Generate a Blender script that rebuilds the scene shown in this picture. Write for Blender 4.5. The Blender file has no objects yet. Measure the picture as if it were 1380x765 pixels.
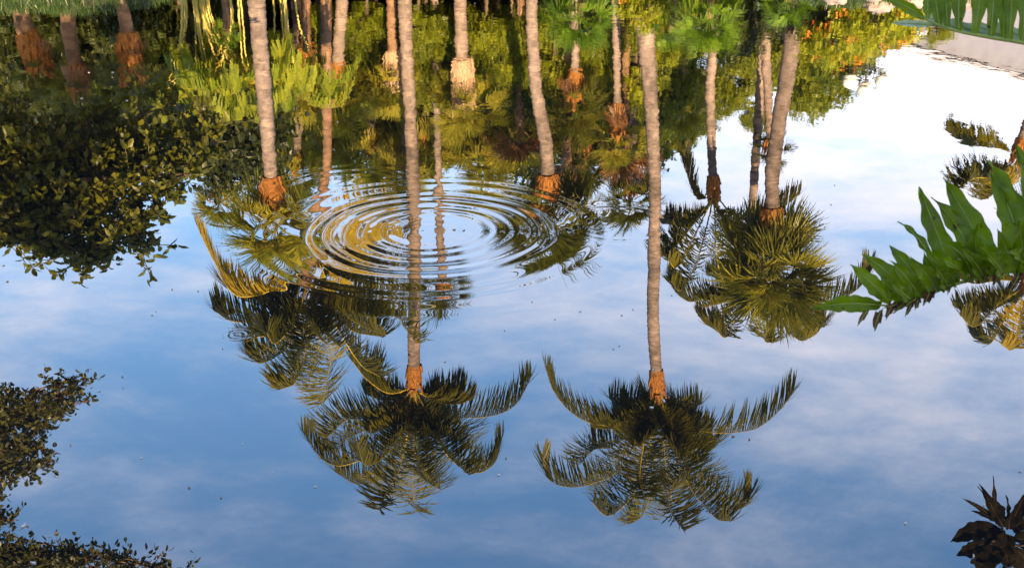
import bpy, math, random
import numpy as np
from mathutils import Vector, Matrix
random.seed(7); rng = np.random.default_rng(7)
S = bpy.context.scene
COL = S.collection
R = math.radians

# ------------------------------------------------------------------ camera, sky, sun, exposure
PITCH = R(22.5); HC = 2.2; F = 1500.0
cd = bpy.data.cameras.new('camera'); cam = bpy.data.objects.new('camera', cd); COL.objects.link(cam)
cam.location = (0, 0, HC); cam.rotation_euler = (math.pi/2 - PITCH, 0, 0)
cd.sensor_width = 36; cd.lens = 36*F/1380; cd.clip_start = .05; cd.clip_end = 4000
cd.dof.use_dof = True; cd.dof.focus_distance = 17; cd.dof.aperture_fstop = 16
S.camera = cam
SUN_EL = R(15); SUN_AZ = R(170)          # azimuth clockwise from +Y: behind the photographer, a little to the right
world = bpy.data.worlds.new("World"); S.world = world; world.use_nodes = True
SKY_STRENGTH = 0.15; CLOUD = 4.9
def sky_world():
    nt = world.node_tree; N = nt.nodes; L = nt.links
    N.clear()
    out = N.new('ShaderNodeOutputWorld'); bg = N.new('ShaderNodeBackground'); bg.inputs[1].default_value = SKY_STRENGTH
    sky = N.new('ShaderNodeTexSky'); sky.sky_type = 'NISHITA'; sky.sun_disc = False
    sky.sun_elevation = SUN_EL; sky.sun_rotation = SUN_AZ; sky.air_density = 1.25; sky.dust_density = .2; sky.ozone_density = 4.5
    tc = N.new('ShaderNodeTexCoord'); sep = N.new('ShaderNodeSeparateXYZ'); L.new(tc.outputs['Generated'], sep.inputs[0])
    def m(op, a, b=None, clamp=False):
        n = N.new('ShaderNodeMath'); n.operation = op; n.use_clamp = clamp
        for i, v in enumerate((a, b)):
            if v is None: continue
            if isinstance(v, (int, float)): n.inputs[i].default_value = v
            else: L.new(v, n.inputs[i])
        return n.outputs[0]
    zz = m('MAXIMUM', sep.outputs[2], 0.0); den = m('ADD', zz, .12)
    cx = m('DIVIDE', sep.outputs[0], den); cy = m('DIVIDE', sep.outputs[1], den)
    comb = N.new('ShaderNodeCombineXYZ'); L.new(cx, comb.inputs[0]); L.new(cy, comb.inputs[1])
    mp = N.new('ShaderNodeMapping'); mp.inputs['Rotation'].default_value = (0, 0, .5); mp.inputs['Scale'].default_value = (1.0, 1.7, 1); mp.inputs['Location'].default_value = (3.1, .4, 0)
    L.new(comb.outputs[0], mp.inputs[0])
    n1 = N.new('ShaderNodeTexNoise'); n1.inputs['Scale'].default_value = 1.5; n1.inputs['Detail'].default_value = 8; n1.inputs['Roughness'].default_value = .6; n1.inputs['Distortion'].default_value = .5
    L.new(mp.outputs[0], n1.inputs[0])
    n2 = N.new('ShaderNodeTexNoise'); n2.inputs['Scale'].default_value = 5.5; n2.inputs['Detail'].default_value = 7; n2.inputs['Roughness'].default_value = .62
    L.new(mp.outputs[0], n2.inputs[0])
    base = m('ADD', m('MULTIPLY', n1.outputs[0], .62), m('MULTIPLY', n2.outputs[0], .38))
    # a broad bank of bright cloud low in the sky to the right of the view
    hor = m('SUBTRACT', 1.0, m('MULTIPLY', zz, 1.8), True)
    side = m('MULTIPLY', m('ADD', sep.outputs[0], .25), .62, True)
    bias = m('MULTIPLY', hor, m('ADD', side, .26))
    v = m('ADD', base, m('MULTIPLY', bias, .85))
    ramp = N.new('ShaderNodeMapRange'); ramp.interpolation_type = 'SMOOTHSTEP'
    ramp.inputs[1].default_value = .40; ramp.inputs[2].default_value = .93; L.new(v, ramp.inputs[0])
    mix = N.new('ShaderNodeMix'); mix.data_type = 'RGBA'
    L.new(ramp.outputs[0], mix.inputs[0]); L.new(sky.outputs[0], mix.inputs[6])
    mix.inputs[7].default_value = (CLOUD*1.02, CLOUD*.98, CLOUD*1.08, 1)
    L.new(mix.outputs[2], bg.inputs[0]); L.new(bg.outputs[0], out.inputs[0])
sky_world()
sd = bpy.data.lights.new('sun', 'SUN'); sd.energy = 5.0; sd.angle = R(.5); sd.color = (1, .72, .40)
sun = bpy.data.objects.new('sun', sd); COL.objects.link(sun)
sv = Vector((math.sin(SUN_AZ)*math.cos(SUN_EL), math.cos(SUN_AZ)*math.cos(SUN_EL), math.sin(SUN_EL)))
sun.rotation_euler = sv.to_track_quat('Z', 'Y').to_euler(); sun.location = sv*60
S.view_settings.view_transform = 'Standard'; S.view_settings.look = 'None'; S.view_settings.gamma = 1
S.view_settings.use_curve_mapping = False; S.view_settings.exposure = 1.3

# ------------------------------------------------------------------ geometry of the view
ct, st = math.cos(PITCH), math.sin(PITCH)
def ray(px, py):
    u = (px-690)/F; v = (py-382.5)/F
    return Vector((u, ct - v*st, -st - v*ct))
def refl(px, py, Y):
    """real point whose mirror image in the pond is met by that ray at distance Y"""
    d = ray(px, py); t = Y/d.y
    return Vector((t*d.x, Y, -(HC + t*d.z)))
def direct(px, py, t):
    d = ray(px, py); return Vector((t*d.x, t*d.y, HC + t*d.z))
def onwater(px, py):
    d = ray(px, py); t = -HC/d.z; return Vector((t*d.x, t*d.y, 0))
def pxm(py, Y): return (Y/ray(0, py).y)/F            # metres per pixel there

# ------------------------------------------------------------------ helpers
class MB:
    def __init__(s): s.v = []; s.f = []
    def add(s, vs, fs):
        b = len(s.v); s.v.extend([tuple(p) for p in vs]); s.f.extend([tuple(b+i for i in f) for f in fs])
    def mesh(s, name, mat, smooth=True):
        me = bpy.data.meshes.new(name); me.from_pydata(s.v, [], s.f)
        if smooth: me.polygons.foreach_set('use_smooth', [True]*len(me.polygons))
        for mm in (mat if isinstance(mat, (list, tuple)) else [mat]): me.materials.append(mm)
        me.update(); return me
    def build(s, name, mat, parent=None, smooth=True):
        return link(name, s.mesh(name, mat, smooth), parent)
def link(name, me, parent=None, mw=None):
    o = bpy.data.objects.new(name, me); COL.objects.link(o)
    if parent is not None: o.parent = parent
    if mw is not None: o.matrix_basis = mw
    return o
def tag(o, label=None, cat=None, group=None, kind=None):
    if label: o['label'] = label
    if cat: o['category'] = cat
    if group: o['group'] = group
    if kind: o['kind'] = kind
    return o
def empty(name, loc, label, cat, group=None):
    o = bpy.data.objects.new(name, None); COL.objects.link(o); o.location = loc; o.empty_display_size = .3
    return tag(o, label, cat, group)
def local(parent, pts):
    L0 = parent.location
    return [Vector(p)-L0 for p in pts]
def crv(pts, n):
    """Catmull-Rom through the points"""
    P = [Vector(p) for p in pts]
    if len(P) == 2: return [P[0].lerp(P[1], i/n) for i in range(n+1)]
    P = [P[0]*2-P[1]] + P + [P[-1]*2-P[-2]]
    out = []; k = len(P)-3
    for i in range(n+1):
        x = i/n*k; j = min(int(x), k-1); t = x-j
        a, b, c, d = P[j:j+4]
        out.append(.5*((2*b) + (c-a)*t + (2*a-5*b+4*c-d)*t*t + (3*b-a-3*c+d)*t**3))
    return out
def tube(mb, pts, rad, seg=8, cap=True):
    """tube along pts; rad is a number or a list"""
    n = len(pts); b = len(mb.v); pn = None
    for i, p in enumerate(pts):
        T = (pts[min(i+1, n-1)]-pts[max(i-1, 0)]).normalized()
        if pn is None:
            a = Vector((1, 0, 0)) if abs(T.x) < .9 else Vector((0, 1, 0)); pn = (a - T*a.dot(T)).normalized()
        else: pn = (pn - T*pn.dot(T)).normalized()
        bn = T.cross(pn); r = rad[i] if isinstance(rad, (list, tuple)) else rad
        for k in range(seg):
            a = 2*math.pi*k/seg; q = p + (pn*math.cos(a)+bn*math.sin(a))*r; mb.v.append((q.x, q.y, q.z))
    for i in range(n-1):
        for k in range(seg):
            a0 = b+i*seg+k; a1 = b+i*seg+(k+1) % seg; mb.f.append((a0, a1, a1+seg, a0+seg))
    if cap:
        mb.f.append(tuple(b+(n-1)*seg+k for k in range(seg))); mb.f.append(tuple(b+k for k in reversed(range(seg))))

# ------------------------------------------------------------------ materials
def nodes(name):
    m = bpy.data.materials.new(name); m.use_nodes = True; nt = m.node_tree; nt.nodes.clear()
    out = nt.nodes.new('ShaderNodeOutputMaterial'); return m, nt, nt.nodes, nt.links, out
def leaf_mat(name, c1, c2, trans=.35, gloss=.12, spot=None, rough=.4):
    m, nt, N, L, out = nodes(name)
    geo = N.new('ShaderNodeNewGeometry'); oi = N.new('ShaderNodeObjectInfo')
    ad = N.new('ShaderNodeMath'); ad.operation = 'ADD'; L.new(geo.outputs['Random Per Island'], ad.inputs[0]); L.new(oi.outputs['Random'], ad.inputs[1])
    hf = N.new('ShaderNodeMath'); hf.operation = 'MULTIPLY'; hf.inputs[1].default_value = .5; L.new(ad.outputs[0], hf.inputs[0])
    cr = N.new('ShaderNodeValToRGB'); e = cr.color_ramp.elements
    e[0].position = .1; e[0].color = (*c1, 1); e[1].position = .9; e[1].color = (*c2, 1)
    L.new(hf.outputs[0], cr.inputs[0])
    tc = N.new('ShaderNodeTexCoord'); nz = N.new('ShaderNodeTexNoise'); nz.inputs['Scale'].default_value = 14; nz.inputs['Detail'].default_value = 4; L.new(tc.outputs['Object'], nz.inputs[0])
    mr = N.new('ShaderNodeMapRange'); mr.inputs[1].default_value = .3; mr.inputs[2].default_value = .7; mr.inputs[3].default_value = .65; mr.inputs[4].default_value = 1.3; L.new(nz.outputs[0], mr.inputs[0])
    mx = N.new('ShaderNodeVectorMath'); mx.operation = 'SCALE'; L.new(cr.outputs[0], mx.inputs[0]); L.new(mr.outputs[0], mx.inputs[3])
    col = mx.outputs[0]
    if spot:
        nz2 = N.new('ShaderNodeTexNoise'); nz2.inputs['Scale'].default_value = spot[0]; nz2.inputs['Detail'].default_value = 3; L.new(tc.outputs['Object'], nz2.inputs[0])
        m2 = N.new('ShaderNodeMapRange'); m2.inputs[1].default_value = spot[1]; m2.inputs[2].default_value = spot[1]+.04; L.new(nz2.outputs[0], m2.inputs[0])
        mm = N.new('ShaderNodeMix'); mm.data_type = 'RGBA'; L.new(m2.outputs[0], mm.inputs[0]); L.new(col, mm.inputs[6]); mm.inputs[7].default_value = (*spot[2], 1); col = mm.outputs[2]
    p = N.new('ShaderNodeBsdfPrincipled'); p.inputs['Roughness'].default_value = rough; p.inputs['Specular IOR Level'].default_value = gloss*4
    L.new(col, p.inputs['Base Color'])
    tr = N.new('ShaderNodeBsdfTranslucent'); tg = N.new('ShaderNodeVectorMath'); tg.operation = 'MULTIPLY'; tg.inputs[1].default_value = (1.25, 1.3, .5); L.new(col, tg.inputs[0]); L.new(tg.outputs[0], tr.inputs[0])
    ms = N.new('ShaderNodeMixShader'); ms.inputs[0].default_value = trans; L.new(p.outputs[0], ms.inputs[1]); L.new(tr.outputs[0], ms.inputs[2])
    L.new(ms.outputs[0], out.inputs[0]); return m
def rough_mat(name, c1, c2, scale=6, bump=.3, rough=.9, stretch=(1, 1, 1), detail=6, c3=None, blotch=0):
    m, nt, N, L, out = nodes(name)
    tc = N.new('ShaderNodeTexCoord'); mp = N.new('ShaderNodeMapping'); mp.inputs['Scale'].default_value = stretch; L.new(tc.outputs['Object'], mp.inputs[0])
    nz = N.new('ShaderNodeTexNoise'); nz.inputs['Scale'].default_value = scale; nz.inputs['Detail'].default_value = detail; nz.inputs['Roughness'].default_value = .65; L.new(mp.outputs[0], nz.inputs[0])
    cr = N.new('ShaderNodeValToRGB'); e = cr.color_ramp.elements; e[0].position = .32; e[0].color = (*c1, 1); e[1].position = .68; e[1].color = (*c2, 1)
    if c3: x = cr.color_ramp.elements.new(.5); x.color = (*c3, 1)
    L.new(nz.outputs[0], cr.inputs[0])
    p = N.new('ShaderNodeBsdfPrincipled'); p.inputs['Roughness'].default_value = rough; p.inputs['Specular IOR Level'].default_value = .25
    if blotch:
        n2 = N.new('ShaderNodeTexNoise'); n2.inputs['Scale'].default_value = blotch; n2.inputs['Detail'].default_value = 5; n2.inputs['Roughness'].default_value = .7; L.new(tc.outputs['Object'], n2.inputs[0])
        m2 = N.new('ShaderNodeMapRange'); m2.inputs[1].default_value = .35; m2.inputs[2].default_value = .65; m2.inputs[3].default_value = .45; m2.inputs[4].default_value = 1.35; L.new(n2.outputs[0], m2.inputs[0])
        vs = N.new('ShaderNodeVectorMath'); vs.operation = 'SCALE'; L.new(cr.outputs[0], vs.inputs[0]); L.new(m2.outputs[0], vs.inputs[3]); L.new(vs.outputs[0], p.inputs['Base Color'])
    else: L.new(cr.outputs[0], p.inputs['Base Color'])
    b = N.new('ShaderNodeBump'); b.inputs['Strength'].default_value = bump; b.inputs['Distance'].default_value = .03; L.new(nz.outputs[0], b.inputs['Height']); L.new(b.outputs[0], p.inputs['Normal'])
    L.new(p.outputs[0], out.inputs[0]); return m
M = {}
M['coco'] = leaf_mat('coconut_leaf', (.055, .062, .006), (.26, .22, .016), .4)
M['coco_gold'] = leaf_mat('golden_leaf', (.30, .21, .012), (.50, .36, .02), .35)
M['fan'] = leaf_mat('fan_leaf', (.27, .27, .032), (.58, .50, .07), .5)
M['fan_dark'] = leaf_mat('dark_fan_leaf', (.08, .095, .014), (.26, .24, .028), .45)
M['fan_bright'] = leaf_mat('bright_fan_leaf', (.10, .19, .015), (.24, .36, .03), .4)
M['cane'] = leaf_mat('cane_palm_leaf', (.16, .22, .012), (.36, .38, .02), .45)
M['dead'] = leaf_mat('withered_leaf', (.20, .09, .035), (.42, .22, .09), .15)
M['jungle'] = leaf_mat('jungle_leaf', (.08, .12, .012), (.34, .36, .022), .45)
M['jungle_shaded'] = leaf_mat('shaded_jungle_leaf', (.025, .035, .008), (.07, .085, .012), .3)  # very dark green, the deep shade of the wood put into the leaf colour
M['jungle_bright'] = leaf_mat('bright_jungle_leaf', (.14, .20, .012), (.46, .46, .025), .45)
M['broad'] = leaf_mat('broad_leaf', (.06, .075, .008), (.30, .28, .015), .35, .12)
M['small'] = leaf_mat('small_leaf', (.045, .055, .010), (.15, .14, .018), .3, .2)
M['olive'] = leaf_mat('silhouette_leaf', (.010, .008, .002), (.024, .017, .004), .2, .01, None, .8)  # near-black colour stands in for leaves seen backlit against the sky
M['flower'] = leaf_mat('blossom', (.75, .42, .02), (.8, .16, .03), .3)
M['fern'] = leaf_mat('fern_leaf', (.095, .17, .004), (.19, .27, .008), .45, .10, (45, .66, (.05, .03, .01)), .32)
M['fern_pale'] = leaf_mat('fern_underside', (.30, .42, .34), (.42, .52, .44), .3, .2)
M['rib'] = rough_mat('fern_rib', (.24, .32, .06), (.36, .42, .10), 30, .1, .5)
M['rachis'] = rough_mat('palm_rib', (.16, .13, .015), (.34, .26, .03), 8, .1, .5)
M['rachis_gold'] = rough_mat('golden_palm_rib', (.38, .28, .02), (.62, .44, .04), 8, .1, .5)
M['trunk'] = rough_mat('grey_palm_bark', (.15, .10, .075), (.44, .31, .235), 5, .8, .9, (1, 1, 4), 8, (.25, .195, .165), blotch=1.3)
M['trunk_brown'] = rough_mat('brown_palm_bark', (.14, .08, .045), (.34, .20, .12), 5, .6, .9, (1, 1, 4), 8, blotch=1.6)
M['trunk_dark'] = rough_mat('dark_palm_bark', (.09, .065, .05), (.24, .18, .15), 5, .6, .9, (1, 1, 4), 8, blotch=1.6)
M['boot'] = rough_mat('palm_fibre', (.10, .04, .015), (.58, .24, .05), 9, .8, .9, (3, 3, 1), 8)
M['boot_pale'] = rough_mat('pale_leaf_base', (.34, .20, .11), (.70, .50, .34), 9, .8, .9, (3, 3, 1), 8)
M['bark'] = rough_mat('bark', (.07, .05, .035), (.20, .14, .09), 10, .6)
M['twig'] = rough_mat('twig_bark', (.16, .09, .05), (.34, .2, .11), 20, .4)
M['cane_stem'] = rough_mat('cane_stem', (.5, .42, .06), (.75, .62, .2), 12, .2, .5, (1, 1, .4))
M['wither'] = rough_mat('brown_dry_leaf', (.05, .025, .015), (.22, .10, .05), 25, .5)
M['rock'] = rough_mat('shore_rock', (.16, .13, .12), (.42, .34, .31), 3, .9)
M['wall'] = rough_mat('grey_render', (.17, .18, .25), (.23, .24, .32), 2, .1)
M['roof'] = rough_mat('pale_metal_roof', (.30, .30, .37), (.38, .38, .46), 3, .1, .5)
M['glasspane'] = rough_mat('window_glass', (.04, .05, .06), (.06, .07, .09), 2, .0, .08)
M['white'] = rough_mat('white_paint', (.74, .74, .72), (.82, .82, .8), 6, .05, .5)
M['blue'] = rough_mat('blue_paint', (.02, .06, .38), (.03, .08, .45), 6, .05, .5)
M['metal'] = rough_mat('dark_metal', (.05, .05, .05), (.09, .09, .09), 12, .1, .5)
M['petal'] = rough_mat('pale_petal', (.6, .5, .42), (.85, .8, .74), 30, .1, .6)
M['petal_brown'] = rough_mat('brown_petal', (.30, .16, .08), (.5, .32, .18), 30, .1, .6)

def ground_mat():
    m, nt, N, L, out = nodes('bank_soil')
    tc = N.new('ShaderNodeTexCoord')
    a = N.new('ShaderNodeTexNoise'); a.inputs['Scale'].default_value = .6; a.inputs['Detail'].default_value = 8; L.new(tc.outputs['Object'], a.inputs[0])
    b = N.new('ShaderNodeTexNoise'); b.inputs['Scale'].default_value = 12; b.inputs['Detail'].default_value = 6; L.new(tc.outputs['Object'], b.inputs[0])
    cr = N.new('ShaderNodeValToRGB'); e = cr.color_ramp.elements; e[0].position = .42; e[0].color = (.03, .055, .015, 1); e[1].position = .62; e[1].color = (.09, .065, .04, 1); L.new(a.outputs[0], cr.inputs[0])
    mr = N.new('ShaderNodeMapRange'); mr.inputs[3].default_value = .5; mr.inputs[4].default_value = 1.5; L.new(b.outputs[0], mr.inputs[0])
    mx = N.new('ShaderNodeVectorMath'); mx.operation = 'SCALE'; L.new(cr.outputs[0], mx.inputs[0]); L.new(mr.outputs[0], mx.inputs[3])
    p = N.new('ShaderNodeBsdfPrincipled'); p.inputs['Roughness'].default_value = .95; L.new(mx.outputs[0], p.inputs['Base Color'])
    bp = N.new('ShaderNodeBump'); bp.inputs['Strength'].default_value = .6; bp.inputs['Distance'].default_value = .05; L.new(b.outputs[0], bp.inputs['Height']); L.new(bp.outputs[0], p.inputs['Normal'])
    L.new(p.outputs[0], out.inputs[0]); return m
M['ground'] = ground_mat()

RC = onwater(580, 311)          # centre of the big ripple
def water_mat():
    m, nt, N, L, out = nodes('pond_water')
    def m_(op, a, b=None, clamp=False):
        n = N.new('ShaderNodeMath'); n.operation = op; n.use_clamp = clamp
        for i, v in enumerate((a, b)):
            if v is None: continue
            if isinstance(v, (int, float)): n.inputs[i].default_value = v
            else: L.new(v, n.inputs[i])
        return n.outputs[0]
    geo = N.new('ShaderNodeNewGeometry'); pos = geo.outputs['Position']
    def noise(scale, stretch, detail=2, rough=.5, loc=(0, 0, 0)):
        mp = N.new('ShaderNodeMapping'); mp.inputs['Scale'].default_value = stretch; mp.inputs['Location'].default_value = loc; L.new(pos, mp.inputs[0])
        n = N.new('ShaderNodeTexNoise'); n.inputs['Scale'].default_value = scale; n.inputs['Detail'].default_value = detail; n.inputs['Roughness'].default_value = rough; L.new(mp.outputs[0], n.inputs[0]); return n.outputs[0]
    # gentle swell and fine wavelets, heights in metres
    sep = N.new('ShaderNodeSeparateXYZ'); L.new(pos, sep.inputs[0])
    far = N.new('ShaderNodeMapRange'); far.interpolation_type = 'SMOOTHSTEP'; far.inputs[1].default_value = 5.0; far.inputs[2].default_value = 13; far.inputs[3].default_value = .11; L.new(sep.outputs[1], far.inputs[0])
    h = m_('MULTIPLY', m_('MULTIPLY', noise(2.2, (1.1, .8, 1)), far.outputs[0]), WAV[0])
    h = m_('ADD', h, m_('MULTIPLY', m_('MULTIPLY', noise(7, (1.3, .8, 1), 2, .5, (4, 2, 0)), far.outputs[0]), WAV[1]))
    h = m_('ADD', h, m_('MULTIPLY', m_('MULTIPLY', noise(26, (.8, 1.0, 1), 2, .55), far.outputs[0]), WAV[2]))
    # small secondary rings: centre, radius, width, wavelength, amplitude
    for (px, py, r0, wd, lam, amp) in RINGS:
        c = onwater(px, py)
        vm = N.new('ShaderNodeVectorMath'); vm.operation = 'DISTANCE'; L.new(pos, vm.inputs[0]); vm.inputs[1].default_value = c
        d = m_('SUBTRACT', vm.outputs['Value'], r0)
        env = m_('EXPONENT', m_('MULTIPLY', m_('MULTIPLY', d, d), -1/(wd*wd)))
        h = m_('ADD', h, m_('MULTIPLY', m_('MULTIPLY', m_('SINE', m_('MULTIPLY', d, 2*math.pi/lam)), env), amp))
    bp = N.new('ShaderNodeBump'); bp.inputs['Strength'].default_value = 1; bp.inputs['Distance'].default_value = 1; L.new(h, bp.inputs['Height'])
    fr = N.new('ShaderNodeFresnel'); fr.inputs[0].default_value = 1.33; L.new(bp.outputs[0], fr.inputs['Normal'])
    fac = m_('ADD', m_('MULTIPLY', fr.outputs[0], REFL[1]), REFL[0], True)
    gl = N.new('ShaderNodeBsdfGlossy'); gl.inputs['Roughness'].default_value = 0.0; gl.inputs[0].default_value = (1, 1, 1, 1); L.new(bp.outputs[0], gl.inputs['Normal'])
    df = N.new('ShaderNodeBsdfDiffuse'); df.inputs[0].default_value = (.006, .009, .012, 1)
    ms = N.new('ShaderNodeMixShader'); L.new(fac, ms.inputs[0]); L.new(df.outputs[0], ms.inputs[1]); L.new(gl.outputs[0], ms.inputs[2])
    L.new(ms.outputs[0], out.inputs[0]); return m
WAV = (.0018, .00038, .00007)
REFL = (.27, 1.65)
RINGS = [(600, 320, 1.10, .09, .16, .00005), (832, 300, .30, .05, .08, .00005), (320, 451, .04, .03, .028, .00012),
         (480, 262, .55, .12, .13, .00010)]
M['water'] = water_mat()

# ------------------------------------------------------------------ setting: ground and pond
def smooth(a, b, x):
    t = min(max((x-a)/(b-a), 0), 1); return t*t*(3-2*t)
def far_shore(x):
    return 15.9 + 2.85*smooth(-6.8, -4.4, x) - 2.75*smooth(3.5, 5.0, x) + 5.5*smooth(6.4, 9.5, x) + .12*math.sin(x*2.3) + .08*math.sin(x*5.1)
def near_shore(x): return 1.35 + .9*smooth(1.2, 2.6, x) + 1.0*smooth(-2, -5, -x if x > 0 else x)*0 + .06*math.sin(x*3)
def shore_d(x, y):           # > 0 on land
    return max(y-far_shore(x), near_shore(x)-y, -9.0+.3*math.sin(y)-x, x-13.5-.3*math.sin(y*.7))
def gz(x, y):
    d = shore_d(x, y)
    if d < 0: return -.9*smooth(0, 3, -d) - .06 + .06*smooth(.3, 0, -d) - .02
    n = .05*math.sin(x*1.7+y)*math.sin(y*1.3-x*.6)
    far = 1 if y > 12 else 0
    h = (.42 if x < -4 else .42-.12*min(1, (x+4)/2))*smooth(-.05, 1.1, d) + .5*smooth(3, 18, d)*1 + n*smooth(0, 1.5, d)
    return h - .02
mb = MB()
xs = sorted(set([-3000, -800, -300, -120] + list(np.arange(-60, -13, 3.0)) + list(np.arange(-13, 17, .3)) + list(np.arange(17, 62, 3.0)) + [120, 300, 800, 3000]))
ys = sorted(set([-3000, -800, -300, -120, -60, -30] + list(np.arange(-18, 0, 2.0)) + list(np.arange(0, 24, .3)) + list(np.arange(24, 62, 3.0)) + [120, 300, 800, 3000]))
for y in ys:
    for x in xs: mb.v.append((x, y, gz(x, y)))
nx = len(xs)
for j in range(len(ys)-1):
    for i in range(nx-1): mb.f.append((j*nx+i, j*nx+i+1, (j+1)*nx+i+1, (j+1)*nx+i))
tag(mb.build('ground', M['ground']), 'dark grassy earth bank around the pond', kind='structure')

def ring_h(r):
    """height of the big ripple at radius r"""
    if r > 1.25: return 0
    ph = 2*math.pi*(math.log(.078+.075*r)/.075) + .5*math.sin(r*19)
    lam = .078 + .075*r
    env = .00060*math.exp(-((r-.63)/.12)**2) + .00042*math.exp(-((r-.42)/.13)**2) + .00013*math.exp(-((r-.93)/.14)**2) + .00005*math.exp(-(r/.25)**2)
    return env*lam/.085*math.sin(ph)*smooth(1.25, 1.0, r)
rs = list(np.arange(.005, 1.35, .0048))
while rs[-1] < 90: rs.append(rs[-1]*1.07)
NS = 360
mb = MB(); mb.v.append((RC.x, RC.y, 0))
angs = [2*math.pi*k/NS for k in range(NS)]
for r in rs:
    for k, a in enumerate(angs):
        hh = ring_h(r)*(1+.25*math.sin(2*a+.6)+.15*math.sin(5*a+3*r)+.12*math.sin(9*a-7*r)) if r < 1.3 else 0
        fd = smooth(1.25, .7, r) if r < 1.25 else 0; rr = r*(1+fd*(.014*math.sin(3*a+1)+.006*math.sin(7*a+5*r)))
        mb.v.append((RC.x+rr*math.cos(a), RC.y+rr*math.sin(a), hh))
for k in range(NS): mb.f.append((0, 1+k, 1+(k+1) % NS))
for i in range(len(rs)-1):
    for k in range(NS):
        a = 1+i*NS+k; b = 1+i*NS+(k+1) % NS; mb.f.append((a, a+NS, b+NS, b))
tag(mb.build('pond_water', M['water']), 'still dark pond water mirroring palms and sky, with ring ripples', kind='structure')

# ------------------------------------------------------------------ leaf builders
def blade(mb, p, d, n, L, w, droop=0., seg=3, g=Vector((0, 0, -1)), fold=0.):
    """a tapering leaflet from p along d, face normal about n"""
    d = d.normalized(); s = d.cross(n)
    if s.length < 1e-4: s = d.orthogonal()
    s.normalize(); b = len(mb.v); q = p.copy(); prof = (.55, 1, .8, 0) if seg == 3 else (.6, 1, 0)
    for i in range(seg+1):
        wd = w*prof[i]*.5
        if i == seg: mb.v.append((q.x, q.y, q.z))
        else:
            mb.v.append((q.x-s.x*wd, q.y-s.y*wd, q.z-s.z*wd)); mb.v.append((q.x+s.x*wd, q.y+s.y*wd, q.z+s.z*wd))
        d = (d + g*droop).normalized(); q = q + d*(L/seg)
    for i in range(seg-1): mb.f.append((b+2*i, b+2*i+1, b+2*i+3, b+2*i+2))
    mb.f.append((b+2*seg-2, b+2*seg-1, b+2*seg))

def pinnate(parent, pts, mat, Lm=.8, N=84, w=.039, side=.75, fwd=.55, down=.65, droop=.22, rr=.022, name='frond', start=.16):
    """a feather frond along the world points pts; rib and leaflets"""
    P = crv(local(parent, pts), 26)
    rb = MB(); tube(rb, P, [rr*(1-.85*i/26) for i in range(27)], 5)
    fr = MB()
    for i in range(N):
        s = start + (1-start)*(i+random.random()*.5)/N
        x = s*26; j = min(int(x), 25); p = P[j].lerp(P[j+1], x-j); T = (P[j+1]-P[j]).normalized()
        up = Vector((0, 0, 1)); S_ = T.cross(up)
        if S_.length < .15: S_ = T.cross(Vector((0, 1, 0)))
        S_.normalize(); NN = S_.cross(T).normalized()
        ll = Lm*min(1, .35+(s-start)*3.5)*(.5+.5*math.sin(math.pi*min(.62, (s-start)/(1-start)*.9+.05)))*(1 if s < .86 else 1-(s-.86)*3.2)
        f = fwd + .75*max(0, s-.55)
        for sg in (-1, 1):
            if random.random() < .04: continue
            d = S_*sg*side + T*f + Vector((0, 0, -down)) + Vector((random.gauss(0, .13), random.gauss(0, .13), random.gauss(0, .10)))
            blade(fr, p, d, NN+S_*sg*.5, ll*random.uniform(.85, 1.1), w*random.uniform(.8, 1.15), droop*random.uniform(.3, 1.9))
    o = fr.build(name, mat, parent)
    rb.build('rib', M[random.choice(('rachis', 'rachis', 'rachis_gold'))], o)
    return o

def fan_mesh(name, mat, seed, n=30, Lb=1.0, pet=.85, spread=2.6, droop=.16, w=.07):
    """fan leaf: petiole along +X from the origin, blade spreading, face up +Z"""
    random.seed(seed); mb = MB()
    pc = crv([(0, 0, 0), (pet*.5, 0, .06), (pet, 0, 0)], 6); tube(mb, pc, [.022-.002*i for i in range(7)], 5)
    hub = Vector((pet, 0, 0))
    for i in range(n):
        a = -spread/2 + spread*(i+.5)/n + random.gauss(0, .02)
        fold = .16*math.cos(a*1.5)
        d = Vector((math.cos(a), math.sin(a), .12-.3*abs(a)/spread + random.gauss(0, .05)))
        ll = Lb*(.72+.28*math.cos(a*.9))*random.uniform(.85, 1.08)
        blade(mb, hub, d, Vector((0, 0, 1))+Vector((random.gauss(0, .25), random.gauss(0, .25), 0)), ll, w*random.uniform(.8, 1.15), droop*random.uniform(.5, 1.6))
    return mb.mesh(name, mat)
FAN = {k: [fan_mesh('frond', M[k], s, 42, 1.05, .8, 2.5+.4*(s % 3), .17+.07*(s % 3), .042) for s in (1, 2, 3)] for k in ('fan', 'fan_dark', 'fan_bright', 'dead')}
random.seed(11)

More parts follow.
